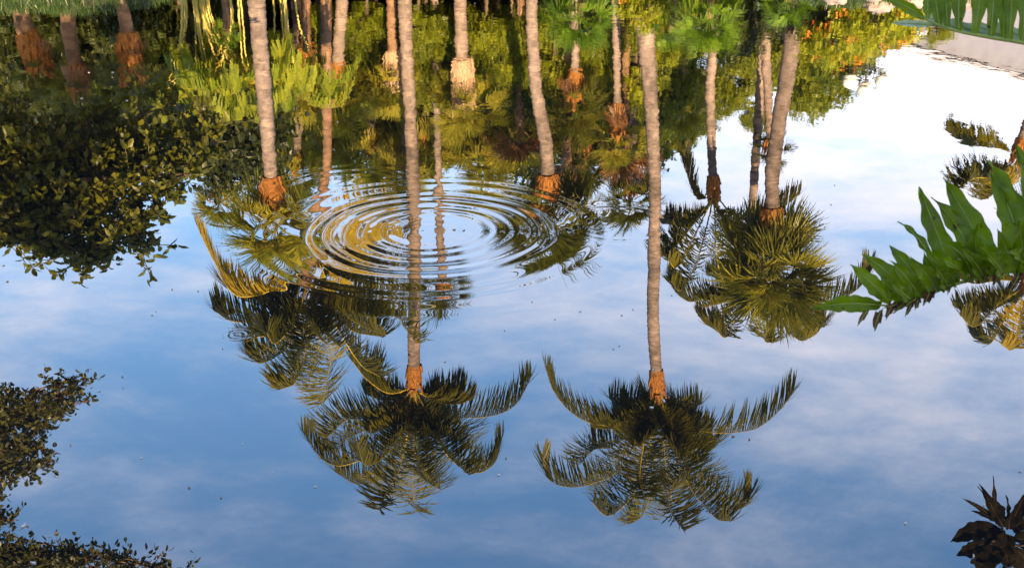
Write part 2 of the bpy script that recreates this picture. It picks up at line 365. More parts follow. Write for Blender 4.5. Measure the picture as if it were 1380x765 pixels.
def trunk_obj(parent, pts, radii, mat, name='trunk', ring=.11, seg=12):
    P = local(parent, pts); Lt = sum((P[i+1]-P[i]).length for i in range(len(P)-1))
    n = max(12, int(Lt/.045)); C = crv(P, n); rad = []
    for i in range(n+1):
        s = i/n*(len(radii)-1); j = min(int(s), len(radii)-2); r = radii[j]+(radii[j+1]-radii[j])*(s-j)
        z = i/n*Lt; ph = (z/ring + .4*math.sin(z*2.1)) % 1
        rad.append(r*(1 + .09*(1-ph)**3 + .02*math.sin(z*3.3) + random.gauss(0, .006)))
    C = [c + Vector((random.gauss(0, .004), random.gauss(0, .004), 0)) for c in C]
    mb = MB(); tube(mb, C, rad, seg); return mb.build(name, mat, parent)
def boots(parent, p0, p1, r, mat, n=26, flare=.7, Ls=.34, name='leaf_bases'):
    """cut or broken leaf bases wrapped round the trunk between p0 and p1"""
    a, b = local(parent, [p0, p1]); mb = MB(); C = crv([a, b], 8)
    tube(mb, C, [r*.9, r*1.05, r*1.15, r*1.12, r*1.1, r*1.02, r*.95, r*.8, r*.5], 10)
    ax = (b-a).normalized(); Lt = (b-a).length
    for i in range(n):
        t = i/n; an = i*2.4; out = Vector((math.cos(an), math.sin(an), 0)); base = a + ax*(t*Lt*.92) + out*r*.85
        d = (ax*1.0 + out*flare).normalized(); s = d.cross(out).normalized(); L_ = Ls*random.uniform(.7, 1.25); w = r*.75
        q1 = base + d*L_*.6; q2 = base + d*L_; th = out*.035
        vs = [base-s*w*.6, base+s*w*.6, q1-s*w*.38, q1+s*w*.38, q2-s*w*.18, q2+s*w*.18]
        vs2 = [v_+th for v_ in vs]
        mb.add(vs+vs2, [(0, 1, 3, 2), (2, 3, 5, 4), (6, 8, 9, 7), (8, 10, 11, 9), (0, 2, 8, 6), (2, 4, 10, 8), (1, 7, 9, 3), (3, 9, 11, 5), (4, 5, 11, 10)])
    return mb.build(name, mat, parent, smooth=False)

def trunk_points(tp, Y):
    """tp: (px, py, width px) from the ground end to the crown; the base is carried down to the ground"""
    pts = [refl(a, b, Y) for a, b, w in tp]; rad = [w*.5*pxm(b, Y) for a, b, w in tp]
    p0 = pts[0]; d = (pts[0]-pts[1]).normalized(); d = (d+Vector((0, 0, -2))).normalized()
    g = gz(p0.x, p0.y)-.1
    if p0.z > g+.1:
        k = (p0.z-g)/-d.z; base = p0 + d*k; pts = [base] + pts; rad = [rad[0]*1.25] + rad
    return pts, rad

def coconut(label, tp, Y, fronds, extra=0, rad_px=90, mat='coco', trunk='trunk', boot='boot', Lm=.98, boot_px=30, gold=(), group='feather palms on the far bank', reach=2.6):
    pts, rad = trunk_points(tp, Y)
    t = empty('coconut_palm', pts[0], label, 'palm tree', group)
    trunk_obj(t, pts, rad, M[trunk])
    top = pts[-1]; k = pxm(tp[-1][1], Y)
    d = (pts[-1]-pts[-2]).normalized()
    boots(t, top-d*.15, top+d*(boot_px*k), rad[-1]*1.18, M[boot], 16, .22, .26)
    ctr = top + d*(boot_px*k)
    for i, (dy, fp) in enumerate(fronds):
        P = [ctr + Vector((0, 0, -.1))]; n = len(fp)
        for j, (a, b) in enumerate(fp): P.append(refl(a, b, Y + dy*((j+1)/n)))
        pinnate(t, P, M['coco_gold'] if i in gold else M[mat], Lm)
    for i in range(extra):
        az = i*2.39996 + random.random()*.5; el = random.uniform(.55, 1.35); Lr = reach*random.uniform(.85, 1.15)
        o = Vector((math.cos(az), math.sin(az), 0)); c, s = math.cos(el), math.sin(el)
        P = [ctr, ctr + (o*c+Vector((0, 0, s)))*Lr*.35, ctr + (o*c*.75+Vector((0, 0, s*.72)))*Lr*.8+o*.1*Lr, ctr + o*Lr*(.5+.5*c) + Vector((0, 0, Lr*(s*.85-.2)))]
        pinnate(t, P, M[mat], Lm*.85)
    return t

def fan_palm(label, tp, Y, r_px, nl=26, mat='fan', dead=0, trunk='trunk', boot='boot', boot_px=24, boot_w=1.5, group='fan palms on the far bank', low=-.75, nb=16, ctr_px=None):
    pts, rad = trunk_points(tp, Y)
    t = empty('fan_palm', pts[0], label, 'palm tree', group)
    trunk_obj(t, pts, rad, M[trunk])
    k = pxm(tp[-1][1], Y); d = (pts[-1]-pts[-2]).normalized(); top = pts[-1]; ctr = top + d*boot_px*k
    c0 = top + d*(ctr_px or boot_px)*k - pts[0]
    boots(t, top-d*.1, ctr, rad[-1]*boot_w, M[boot], nb, .28, .26)
    sc = r_px*k/1.75
    for i in range(nl+dead):
        isd = i >= nl
        az = i*2.39996 + random.gauss(0, .2)
        el = (low + (1.45-low)*((i+.5)/nl)) if not isd else random.uniform(-1.35, -.8)
        me = random.choice(FAN['dead' if isd else (mat if isinstance(mat, str) else random.choice(mat))])
        q = Matrix.Rotation(az, 4, 'Z') @ Matrix.Rotation(-el, 4, 'Y') @ Matrix.Rotation(random.gauss(0, .35), 4, 'X')
        s_ = sc*random.uniform(.7, 1.15)*(.8 if isd else 1)
        link('withered_frond' if isd else 'frond', me, t, Matrix.Translation(c0) @ q @ Matrix.Scale(s_, 4))
    return t
CODE_END_OF_HELPERS = True

# ------------------------------------------------------------------ the palms
coconut('tall slender feather palm with orange leaf bases, left of the tallest pair', [(545, -5, 19), (548, 70, 17), (554, 180, 17), (559, 330, 17), (558, 430, 16), (558, 498, 16)], 27, [
    (1.0, [(590, 556), (650, 561), (692, 547), (716, 505)]),
    (-.5, [(525, 530), (495, 512), (474, 486)]),
    (.8, [(520, 595), (470, 625), (436, 620), (407, 578)]),
    (-2.0, [(537, 585), (516, 616), (492, 626), (482, 598)]),
    (.3, [(597, 606), (636, 636), (664, 626), (677, 588)]),
    (-1.5, [(586, 578), (603, 612), (632, 640)]),
    (.2, [(557, 610), (556, 660), (561, 690)]),
    (-1.2, [(542, 620), (522, 660), (512, 686)]),
    (1.4, [(525, 632), (485, 652), (452, 636)]),
    (2.0, [(597, 570), (622, 572), (630, 606)]),
    (-2.2, [(560, 600), (568, 640), (585, 655)]),
    (2.2, [(548, 600), (530, 650), (525, 675)]),
    (1.5, [(575, 615), (580, 650), (595, 660)]),
    (-1.0, [(520, 560), (470, 565), (440, 590)]),
    (1.2, [(510, 570), (468, 590), (455, 610)])], 12, 90, reach=2.0)
coconut('tallest slender feather palm with wide swollen foot, right of the other tall one', [(862, -5, 36), (868, 25, 28), (875, 110, 20), (882, 230, 16), (882, 330, 16), (880, 430, 16), (885, 505, 15)], 26, [
    (.5, [(912, 571), (970, 583), (1020, 576), (1052, 550), (1071, 524)]),
    (-.5, [(852, 568), (812, 573), (776, 560), (748, 530), (735, 494)]),
    (.8, [(840, 625), (800, 650), (765, 655), (738, 643), (731, 612)]),
    (.5, [(918, 630), (948, 668), (984, 686), (1005, 680), (1013, 658)]),
    (-2.0, [(873, 620), (850, 670), (820, 694), (798, 676)]),
    (-1.0, [(898, 640), (905, 688), (922, 714)]),
    (1.5, [(930, 590), (953, 606), (962, 590)]),
    (-1.5, [(922, 640), (962, 694), (985, 702)]),
    (1.5, [(850, 600), (824, 640), (813, 668)]),
    (0.5, [(880, 640), (868, 690), (850, 705)]),
    (-2.2, [(912, 600), (926, 640), (902, 662)]),
    (1.0, [(835, 596), (800, 606), (782, 625)]),
    (2.2, [(895, 620), (905, 670), (890, 700)]),
    (-1.4, [(870, 590), (862, 640), (868, 670)]),
    (1.4, [(900, 600), (940, 630), (955, 655)])], 14, 90, reach=2.0)
coconut('leaning feather palm with golden hanging fronds, left of the ring ripples', [(441, 200, 12), (436, 250, 12), (418, 320, 13), (415, 372, 14)], 25, [
    (-.5, [(370, 392), (318, 398), (288, 352), (267, 308)]),
    (.5, [(375, 425), (318, 434), (288, 418)]),
    (.2, [(392, 458), (355, 488), (334, 478)]),
    (-.6, [(412, 470), (398, 514), (376, 526)]),
    (.4, [(444, 470), (440, 515), (436, 542)]),
    (.8, [(480, 412), (530, 425), (560, 462)]),
    (-.5, [(470, 396), (520, 384), (552, 398)]),
    (.5, [(465, 460), (490, 495), (512, 508)]),
    (-1.2, [(400, 430), (372, 462), (360, 450)]),
    (-1.8, [(450, 415), (490, 440), (520, 452)]),
    (1.5, [(380, 410), (330, 405), (300, 380)]),
    (1.5, [(430, 450), (420, 500), (410, 520)]),
    (-2, [(470, 370), (500, 340), (515, 310)]),
    (-2.4, [(462, 350), (505, 318), (545, 322)]), (-1.4, [(450, 330), (480, 290), (530, 285)])], 12, 90, gold=(0, 10, 12, 13, 14), boot_px=9, boot='trunk_brown', trunk='trunk_brown', reach=2.2)
coconut('thin feather palm with bright orange collar in front of the leaning grey trunk', [(962, 60, 11), (957, 110, 13), (958, 180, 12), (961, 245, 12)], 27, [
    (.5, [(940, 268), (926, 235), (921, 208)]),
    (.8, [(1000, 296), (1040, 290), (1078, 262)]),
    (-.5, [(925, 315), (900, 340), (888, 348)]),
    (.8, [(935, 302), (912, 306), (898, 300)]),
    (-.8, [(940, 350), (918, 390), (905, 380)]),
    (.8, [(985, 320), (1010, 350), (1020, 380)]),
    (-1, [(930, 330), (912, 360), (900, 352)]),
    (1, [(965, 340), (975, 380), (985, 400)])], 3, 90, boot_px=24, Lm=.7, reach=1.8)
coconut('low feather palm hanging below the round fan palm crown', [(1016, 250, 11), (1013, 330, 11)], 29, [
    (.5, [(975, 388), (935, 405), (912, 395), (900, 372)]),
    (.5, [(985, 420), (960, 440), (940, 425)]),
    (-.5, [(990, 430), (978, 455), (962, 440)]),
    (.5, [(1035, 430), (1030, 458), (1042, 462)]),
    (.8, [(1060, 420), (1095, 445), (1112, 432)]),
    (.8, [(1075, 400), (1125, 405), (1160, 385), (1172, 352)]),
    (-1, [(1050, 430), (1078, 458), (1100, 450)])], 9, 90, Lm=.8, boot_px=24, reach=2.2)
coconut('feather palm cut off by the right edge, upper of two', [(1416, 60, 15), (1396, 130, 15), (1378, 195, 15)], 25, [
    (.5, [(1345, 200), (1305, 196), (1277, 180)]), (-.5, [(1345, 235), (1310, 242), (1292, 256)]),
    (-1.5, [(1362, 245), (1350, 262), (1345, 250)]), (1, [(1360, 240), (1340, 262), (1322, 270)]),
    (.5, [(1400, 240), (1440, 240), (1470, 215)]), (.5, [(1395, 260), (1420, 290), (1440, 285)]), (0, [(1378, 260), (1376, 300), (1380, 320)])], 3, 90, gold=(2,), boot_px=22, Lm=.7, reach=1.7)
coconut('feather palm cut off by the right edge, lower of two', [(1425, 200, 15), (1405, 300, 15), (1389, 372, 15)], 25, [
    (.5, [(1350, 378), (1310, 382), (1285, 370)]), (-.5, [(1345, 410), (1315, 440), (1294, 426)]),
    (.5, [(1355, 430), (1335, 462), (1312, 456)]), (-1, [(1375, 430), (1365, 470), (1350, 465)]),
    (.5, [(1400, 430), (1430, 460), (1460, 450)]), (.5, [(1420, 400), (1460, 400), (1490, 380)]), (1, [(1390, 440), (1395, 480), (1405, 485)])], 4, 90, gold=(3,), boot_px=18, Lm=.8, reach=2.0)

fan_palm('tall fan palm with thick grey trunk, first tall trunk from the left bush', [(345, -5, 24), (350, 60, 22), (358, 150, 20), (365, 245, 17)], 19.2, 84, 44, 'fan', 0, boot_px=30, ctr_px=58, low=-.75)
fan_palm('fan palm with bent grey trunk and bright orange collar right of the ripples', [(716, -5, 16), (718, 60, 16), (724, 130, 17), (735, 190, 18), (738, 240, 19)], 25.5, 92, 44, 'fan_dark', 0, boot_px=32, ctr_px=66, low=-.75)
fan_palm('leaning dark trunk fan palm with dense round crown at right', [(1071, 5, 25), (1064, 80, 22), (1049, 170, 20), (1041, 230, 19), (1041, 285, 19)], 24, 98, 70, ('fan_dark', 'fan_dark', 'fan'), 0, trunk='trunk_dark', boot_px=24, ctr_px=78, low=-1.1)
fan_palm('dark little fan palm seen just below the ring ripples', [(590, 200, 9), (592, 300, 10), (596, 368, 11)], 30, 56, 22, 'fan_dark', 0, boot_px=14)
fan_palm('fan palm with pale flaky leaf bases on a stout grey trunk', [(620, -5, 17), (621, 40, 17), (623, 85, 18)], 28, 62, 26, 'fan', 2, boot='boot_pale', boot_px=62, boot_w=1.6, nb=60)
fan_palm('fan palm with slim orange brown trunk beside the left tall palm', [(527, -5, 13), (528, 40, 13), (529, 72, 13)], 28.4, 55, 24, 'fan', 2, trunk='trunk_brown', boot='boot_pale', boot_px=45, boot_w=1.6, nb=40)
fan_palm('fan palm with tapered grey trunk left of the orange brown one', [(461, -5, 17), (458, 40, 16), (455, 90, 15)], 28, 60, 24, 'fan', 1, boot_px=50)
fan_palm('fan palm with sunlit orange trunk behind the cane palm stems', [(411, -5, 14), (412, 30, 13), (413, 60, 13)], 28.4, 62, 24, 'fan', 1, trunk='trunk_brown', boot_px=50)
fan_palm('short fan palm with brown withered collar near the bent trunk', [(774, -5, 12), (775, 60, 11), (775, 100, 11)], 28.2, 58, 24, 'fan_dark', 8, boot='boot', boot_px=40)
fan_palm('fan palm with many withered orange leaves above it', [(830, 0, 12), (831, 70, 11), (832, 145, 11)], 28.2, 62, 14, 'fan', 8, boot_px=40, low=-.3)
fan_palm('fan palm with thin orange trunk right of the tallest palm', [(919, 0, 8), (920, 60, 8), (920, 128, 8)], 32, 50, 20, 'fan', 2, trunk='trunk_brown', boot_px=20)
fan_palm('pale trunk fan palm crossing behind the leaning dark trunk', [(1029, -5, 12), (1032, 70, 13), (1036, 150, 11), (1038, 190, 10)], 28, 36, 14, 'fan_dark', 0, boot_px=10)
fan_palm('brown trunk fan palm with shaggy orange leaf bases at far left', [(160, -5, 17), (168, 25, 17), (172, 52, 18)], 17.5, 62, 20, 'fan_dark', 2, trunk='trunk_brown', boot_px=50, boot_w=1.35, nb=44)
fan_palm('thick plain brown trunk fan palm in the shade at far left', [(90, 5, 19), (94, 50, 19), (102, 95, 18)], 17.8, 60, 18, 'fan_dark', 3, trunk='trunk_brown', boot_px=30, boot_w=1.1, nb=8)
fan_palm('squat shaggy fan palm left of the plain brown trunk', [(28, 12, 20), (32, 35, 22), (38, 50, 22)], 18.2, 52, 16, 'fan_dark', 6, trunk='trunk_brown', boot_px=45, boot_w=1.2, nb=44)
# crowns that fill the row behind, their stems lost in the thicket
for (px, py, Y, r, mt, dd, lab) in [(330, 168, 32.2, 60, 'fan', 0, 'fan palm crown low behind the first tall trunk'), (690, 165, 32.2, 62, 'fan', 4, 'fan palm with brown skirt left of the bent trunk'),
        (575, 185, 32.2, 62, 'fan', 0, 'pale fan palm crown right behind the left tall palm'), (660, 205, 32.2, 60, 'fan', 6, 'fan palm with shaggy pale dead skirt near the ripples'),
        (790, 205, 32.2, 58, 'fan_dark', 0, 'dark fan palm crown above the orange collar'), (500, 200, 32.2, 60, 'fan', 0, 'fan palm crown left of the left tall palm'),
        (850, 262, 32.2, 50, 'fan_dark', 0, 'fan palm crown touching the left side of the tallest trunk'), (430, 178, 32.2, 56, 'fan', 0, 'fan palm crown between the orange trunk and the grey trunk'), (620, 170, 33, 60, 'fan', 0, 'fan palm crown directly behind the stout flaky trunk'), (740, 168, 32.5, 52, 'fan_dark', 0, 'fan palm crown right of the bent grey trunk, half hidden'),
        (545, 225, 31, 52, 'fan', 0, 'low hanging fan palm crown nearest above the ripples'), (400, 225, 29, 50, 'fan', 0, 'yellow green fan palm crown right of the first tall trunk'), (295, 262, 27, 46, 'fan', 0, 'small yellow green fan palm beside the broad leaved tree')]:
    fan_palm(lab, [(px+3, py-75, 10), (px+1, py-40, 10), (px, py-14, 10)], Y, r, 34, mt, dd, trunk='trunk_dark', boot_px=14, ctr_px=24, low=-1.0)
# an old palm whose brown leaves still stand up
def standing_dead(label, px, py, Y, n, r_px):
    pts, rad = trunk_points([(px, py-70, 12), (px, py-30, 12), (px, py, 12)], Y)
    t = empty('dead_fan_palm', pts[0], label, 'palm tree', 'withered palms')
    trunk_obj(t, pts, rad, M['trunk_brown']); k = pxm(py, Y); sc = r_px*k/1.75
    for i in range(n):
        q = Matrix.Rotation(i*2.4, 4, 'Z') @ Matrix.Rotation(-random.uniform(.75, 1.45), 4, 'Y') @ Matrix.Rotation(random.gauss(0, .5), 4, 'X')
        link('withered_frond', random.choice(FAN['dead']), t, Matrix.Translation(pts[-1]-pts[0]) @ q @ Matrix.Scale(sc*random.uniform(.8, 1.1), 4))
standing_dead('withered palm with upright orange brown leaves left of the tallest trunk', 842, 190, 29.5, 16, 66)
standing_dead('withered palm with drooping brown leaves beside the bent trunk', 700, 170, 30, 12, 60)
standing_dead('small withered palm tip right of the bent trunk collar', 765, 215, 29, 8, 45)

# cane palm: clump of yellow stems
def cane_palm(label, px, py0, Y, n, spread, hgt, fr_L=1.3):
    b = refl(px, py0, Y); b.z = gz(b.x, b.y)-.03
    t = empty('cane_palm', b, label, 'palm tree', 'cane palms on the far bank')
    for i in range(n):
        a = random.uniform(-1, 1); dy = random.uniform(-.5, .5)
        tip = b + Vector((a*spread, dy, hgt*random.uniform(.75, 1.1)))
        P = crv(local(t, [b+Vector((a*.25, dy*.4, 0)), b+Vector((a*spread*.4, dy*.7, hgt*.5)), tip]), 14)
        mb = MB(); tube(mb, P, [.02*(1-.4*j/14)*(1+.14*(j % 2)) for j in range(15)], 7); mb.build('stem', M['cane_stem'], t)
        for j in range(3):
            az = random.uniform(0, 6.28); o = Vector((math.cos(az)*1.0, math.sin(az)*.6, 0))
            pinnate(t, [tip, tip+o*fr_L*.35+Vector((0, 0, fr_L*.3)), tip+o*fr_L*.75+Vector((0, 0, fr_L*.3)), tip+o*fr_L+Vector((0, 0, -.05))], M['cane'], .45, 26, .04, rr=.012)
    return t
cane_palm('cane palm clump with bright yellow stems fanning beside the first tall trunk', 262, 10, 21, 16, 1.1, 2.0)
cane_palm('cane palm clump with yellow stems right of the first tall trunk', 380, 10, 22, 7, .7, 2.4)
cane_palm('smaller cane palm with bright leaves near the far left trunks', 325, 10, 20.5, 6, .5, 1.5)

# young bright green fan palms on the shore
def young(label, px, py, Y, r_px, n=22, mat='fan_bright'):
    c = refl(px, py, Y); g = Vector((c.x, c.y, gz(c.x, c.y)-.03))
    t = empty('young_fan_palm', g, label, 'palm', 'young fan palms along the far shore')
    mb = MB(); tube(mb, crv(local(t, [g, g.lerp(c, .6)+Vector((.03, 0, 0)), c]), 8), .06, 8); mb.build('stem', M['trunk_brown'], t)
    sc = r_px*pxm(py, Y)/1.75; c0 = c-g
    for i in range(n):
        q = Matrix.Rotation(i*2.4, 4, 'Z') @ Matrix.Rotation(-(-.5+1.8*(i+.5)/n), 4, 'Y') @ Matrix.Rotation(random.gauss(0, .4), 4, 'X')
        link('frond', random.choice(FAN[mat]), t, Matrix.Translation(c0) @ q @ Matrix.Scale(sc*random.uniform(.85, 1.1), 4))
young('bright green young fan palm hiding the foot of the slim trunk', 782, 22, 19.5, 62, 26)
young('bright green young fan palm between the tallest palm and thin palm', 955, 25, 20, 62, 26)
young('bright green young fan palm at the foot of the leaning dark trunk', 1062, 2, 19.5, 44, 20)
young('small yellow green young fan palm in front of the orange trunk', 412, 70, 24, 24, 14)
young('small yellow green young fan palm beside the cane palm', 305, 45, 20, 28, 14)
young('grassy green young fan palm right of the tallest foot', 905, 40, 21.5, 34, 18)

# ------------------------------------------------------------------ leafy masses
def leaf_cloud(name, mat, n, rad, leaf, seed, clumps=40, asp=.45):
    r = np.random.default_rng(seed)
    cc = r.normal(size=(clumps, 3)); cc /= np.linalg.norm(cc, axis=1)[:, None]; cc *= (r.uniform(.25, 1, clumps)**.5)[:, None]
    cc[:, 2] *= .95
    idx = r.integers(0, clumps, n); p = cc[idx] + r.normal(size=(n, 3))*.13
    p = p*np.array(rad)
    d = r.normal(size=(n, 3)); d[:, 2] -= .3; d /= np.linalg.norm(d, axis=1)[:, None]
    u = r.normal(size=(n, 3)); s = np.cross(d, u); s /= np.linalg.norm(s, axis=1)[:, None]
    nn = np.cross(d, s)
    L_ = leaf*r.uniform(.6, 1.25, n)[:, None]
    a = p; b = p + d*L_*.5 + s*L_*asp*.5 + nn*L_*.06; c = p + d*L_ - nn*L_*.1; e = p + d*L_*.5 - s*L_*asp*.5 + nn*L_*.06
    V = np.stack([a, b, c, e], 1).reshape(-1, 3); k = np.arange(n)*4
    Fc = np.stack([k, k+1, k+2, k+3], 1)
    me = bpy.data.meshes.new(name); me.from_pydata(V.tolist(), [], Fc.tolist()); me.materials.append(mat); me.update(); return me
def limbs_mesh(name, rad, h, seed, n=9, r0=.07, mat=None):
    random.seed(seed); mb = MB()
    tube(mb, crv([(0, 0, -h), (.05, .03, -h*.5), (0, 0, rad[2]*.3)], 10), [r0*(1.3-.07*i) for i in range(11)], 8)
    for i in range(n):
        a = i*2.4; e = random.uniform(.1, 1.1); q = Vector((math.cos(a)*math.cos(e)*rad[0], math.sin(a)*math.cos(e)*rad[1], math.sin(e)*rad[2]))*.85
        s0 = Vector((0, 0, -h*random.uniform(.1, .5)))
        tube(mb, crv([s0, s0.lerp(q, .5)+Vector((random.gauss(0, .1), random.gauss(0, .1), .1)), q], 8), [r0*.55*(1-.1*j) for j in range(9)], 6)
    return mb.mesh(name, mat or M['bark'])
CLOUDS = {}
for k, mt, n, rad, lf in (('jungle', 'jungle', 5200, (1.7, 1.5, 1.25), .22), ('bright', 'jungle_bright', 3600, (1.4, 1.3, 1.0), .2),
                          ('dark', 'jungle_shaded', 6500, (2.2, 1.8, 1.7), .22), ('long', 'jungle', 5200, (1.7, 1.5, 1.4), .30)):
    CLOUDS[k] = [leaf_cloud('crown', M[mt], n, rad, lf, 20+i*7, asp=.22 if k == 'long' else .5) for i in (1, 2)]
LIMB = limbs_mesh('branch', (1.7, 1.5, 1.25), .8, 5)
def pole_mesh():
    mb = MB(); tube(mb, crv([(0, 0, -1), (.06, .03, -.5), (0, 0, 0)], 10), [.12-.005*i for i in range(11)], 8); return mb.mesh('trunk', M['bark'])
POLE = pole_mesh()
def stems(t, h, sc):
    link('branch', LIMB, t, Matrix.Translation((0, 0, h)) @ Matrix.Scale(sc, 4))
    link('trunk', POLE, t, Matrix.Translation((0, 0, h-.3*sc)) @ Matrix.Diagonal((sc, sc, h-.3*sc, 1)))
random.seed(23)
GR = {'jungle': ('thicket_tree', 'mid green leafy tree in the thicket behind the palms', 'tree', 'leafy trees in the thicket'),
      'bright': ('shrub', 'bright yellow green shrub in the thicket behind the palms', 'shrub', 'bright shrubs in the thicket'),
      'dark': ('thicket_tree', 'dark dense tree deep in the thicket behind the palms', 'tree', 'dark trees in the thicket'),
      'long': ('thicket_tree', 'olive tree with long narrow leaves among the fan palms', 'tree', 'long leaved trees in the thicket')}
REFS = [(-999, 30, 'at the left edge'), (30, 70, 'behind the squat shaggy palm'), (70, 125, 'behind the plain brown trunk at far left'), (125, 200, 'behind the shaggy orange brown trunk at far left'),
        (200, 250, 'left of the yellow cane stems'), (250, 300, 'behind the yellow cane stems'), (300, 350, 'just left of the first tall trunk'), (350, 400, 'just right of the first tall trunk'), (400, 440, 'behind the sunlit orange trunk'),
        (440, 485, 'behind the tapered grey trunk'), (485, 540, 'behind the slim orange brown trunk'), (540, 590, 'just right of the left tall feather palm'), (590, 645, 'behind the stout flaky trunk'), (645, 700, 'left of the bent grey trunk'),
        (700, 750, 'behind the bent grey trunk'), (750, 800, 'behind the trunk with the brown collar'), (800, 850, 'between the brown collar trunk and the tallest palm'), (850, 900, 'behind the tallest palm'), (900, 945, 'right of the tallest palm'),
        (945, 995, 'behind the thin palm with the orange collar'), (995, 1035, 'left of the leaning dark trunk'), (1035, 1085, 'behind the leaning dark trunk'), (1085, 1120, 'right of the leaning dark trunk'), (1120, 1150, 'behind the flowering shrubs'),
        (1150, 1195, 'beside the shore rocks'), (1195, 1240, 'below the white globes, outermost of the thicket'), (1240, 9999, 'in front of the grey house')]
KIND = {'jungle': 'mid green leafy tree', 'bright': 'bright yellow green shrub', 'dark': 'dark dense tree', 'long': 'olive long leaved tree'}
def thicket_label(kind, px, py):
    ref = next(c for a, b, c in REFS if a <= px < b)
    hgt = 'low' if py < 75 else ('middling' if py < 135 else 'tall')
    return hgt + ' ' + KIND[kind] + ' ' + ref
def plant(kind, px, py, Y, sc, lab=None):
    c = refl(px, py, Y); g = Vector((c.x, c.y, gz(c.x, c.y)-.1))
    nm, l, cat, gr = GR[kind]
    lab = lab or thicket_label(kind, px, py)
    t = empty(nm, g, lab or l, cat, gr)
    h = c.z-g.z
    rz = Matrix.Rotation(random.uniform(0, 6.28), 4, 'Z')
    link('crown', random.choice(CLOUDS[kind]), t, Matrix.Translation((0, 0, h)) @ rz @ Matrix.Diagonal((sc*random.uniform(.9, 1.15), sc, sc*random.uniform(.85, 1.1), 1)))
    stems(t, h, sc)
# back wall of the wood; dark trees carry its deep shade as leaf colour
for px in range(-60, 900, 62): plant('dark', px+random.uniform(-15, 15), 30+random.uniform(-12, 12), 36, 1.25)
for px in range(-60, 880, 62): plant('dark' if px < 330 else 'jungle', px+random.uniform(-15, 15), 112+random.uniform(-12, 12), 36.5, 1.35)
for px in range(330, 880, 68): plant('jungle' if px % 3 else 'dark', px+random.uniform(-15, 15), 172+random.uniform(-10, 10), 36, 1.1)
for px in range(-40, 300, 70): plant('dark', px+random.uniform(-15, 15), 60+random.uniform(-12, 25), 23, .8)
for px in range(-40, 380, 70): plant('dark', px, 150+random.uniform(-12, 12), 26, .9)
for px in list(range(470, 880, 48)): plant('jungle', px+random.uniform(-12, 12), random.uniform(38, 70), 30, .62)
for px in list(range(210, 880, 60)): plant('jungle', px+random.uniform(-12, 12), random.uniform(95, 140), 30.6, .66)
for px in (230, 300, 380, 440, 500, 570, 650, 745, 800, 850, 905): plant('bright', px+random.uniform(-10, 10), random.uniform(20, 120), random.uniform(29, 29.8), .5)
for px in (650, 690, 740, 690, 800): plant('bright', px+random.uniform(-12, 12), random.uniform(80, 130), 29.6, .45)
for px in (320, 470, 560, 650, 780, 850): plant('long', px, random.uniform(150, 185), 33.5, .7)
# right-hand part, thinning out towards the open sky
for (px, py, Y, s, k) in [(900, 55, 33, .8, 'jungle'), (905, 120, 34, .7, 'jungle'), (930, 165, 35, .5, 'jungle'), (985, 60, 33, .8, 'jungle'), (985, 110, 35, .6, 'jungle'), (965, 140, 35, .5, 'long'),
        (1045, 60, 32, .7, 'jungle'), (1060, 105, 33, .6, 'bright'), (1095, 60, 30, .7, 'jungle'), (1110, 115, 31, .55, 'jungle'), (1085, 138, 33, .45, 'jungle'), (1130, 80, 29, .55, 'jungle'),
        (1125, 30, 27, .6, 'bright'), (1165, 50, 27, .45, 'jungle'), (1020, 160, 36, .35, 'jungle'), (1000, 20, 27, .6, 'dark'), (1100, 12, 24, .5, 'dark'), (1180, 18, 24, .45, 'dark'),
        (915, 190, 35, .4, 'bright'), (1210, 40, 30, .4, 'bright'), (1262, 45, 34, .3, 'long')]: plant(k, px, py, Y, s)

# flowering shrubs
fl = leaf_cloud('blossoms', M['flower'], 260, (1.0, .9, .75), .10, 91, 30, .9)
for (px, py, Y, s, lab) in [(1185, 32, 21, .55, 'flowering shrub with yellow and orange blossoms by the shore rocks'), (1130, 60, 22.5, .5, 'taller flowering shrub with orange blossoms left of the shore rocks'),
                            (885, 12, 22, .5, 'yellow flowering shrub beside the swollen foot of the tallest palm')]:
    c = refl(px, py, Y); g = Vector((c.x, c.y, gz(c.x, c.y)-.1)); t = empty('flowering_shrub', g, lab, 'shrub', 'flowering shrubs'); h = c.z-g.z
    link('crown', CLOUDS['bright'][0], t, Matrix.Translation((0, 0, h)) @ Matrix.Scale(s, 4))
    link('blossoms', fl, t, Matrix.Translation((0, 0, h)) @ Matrix.Scale(s*1.45, 4))
    stems(t, h, s)

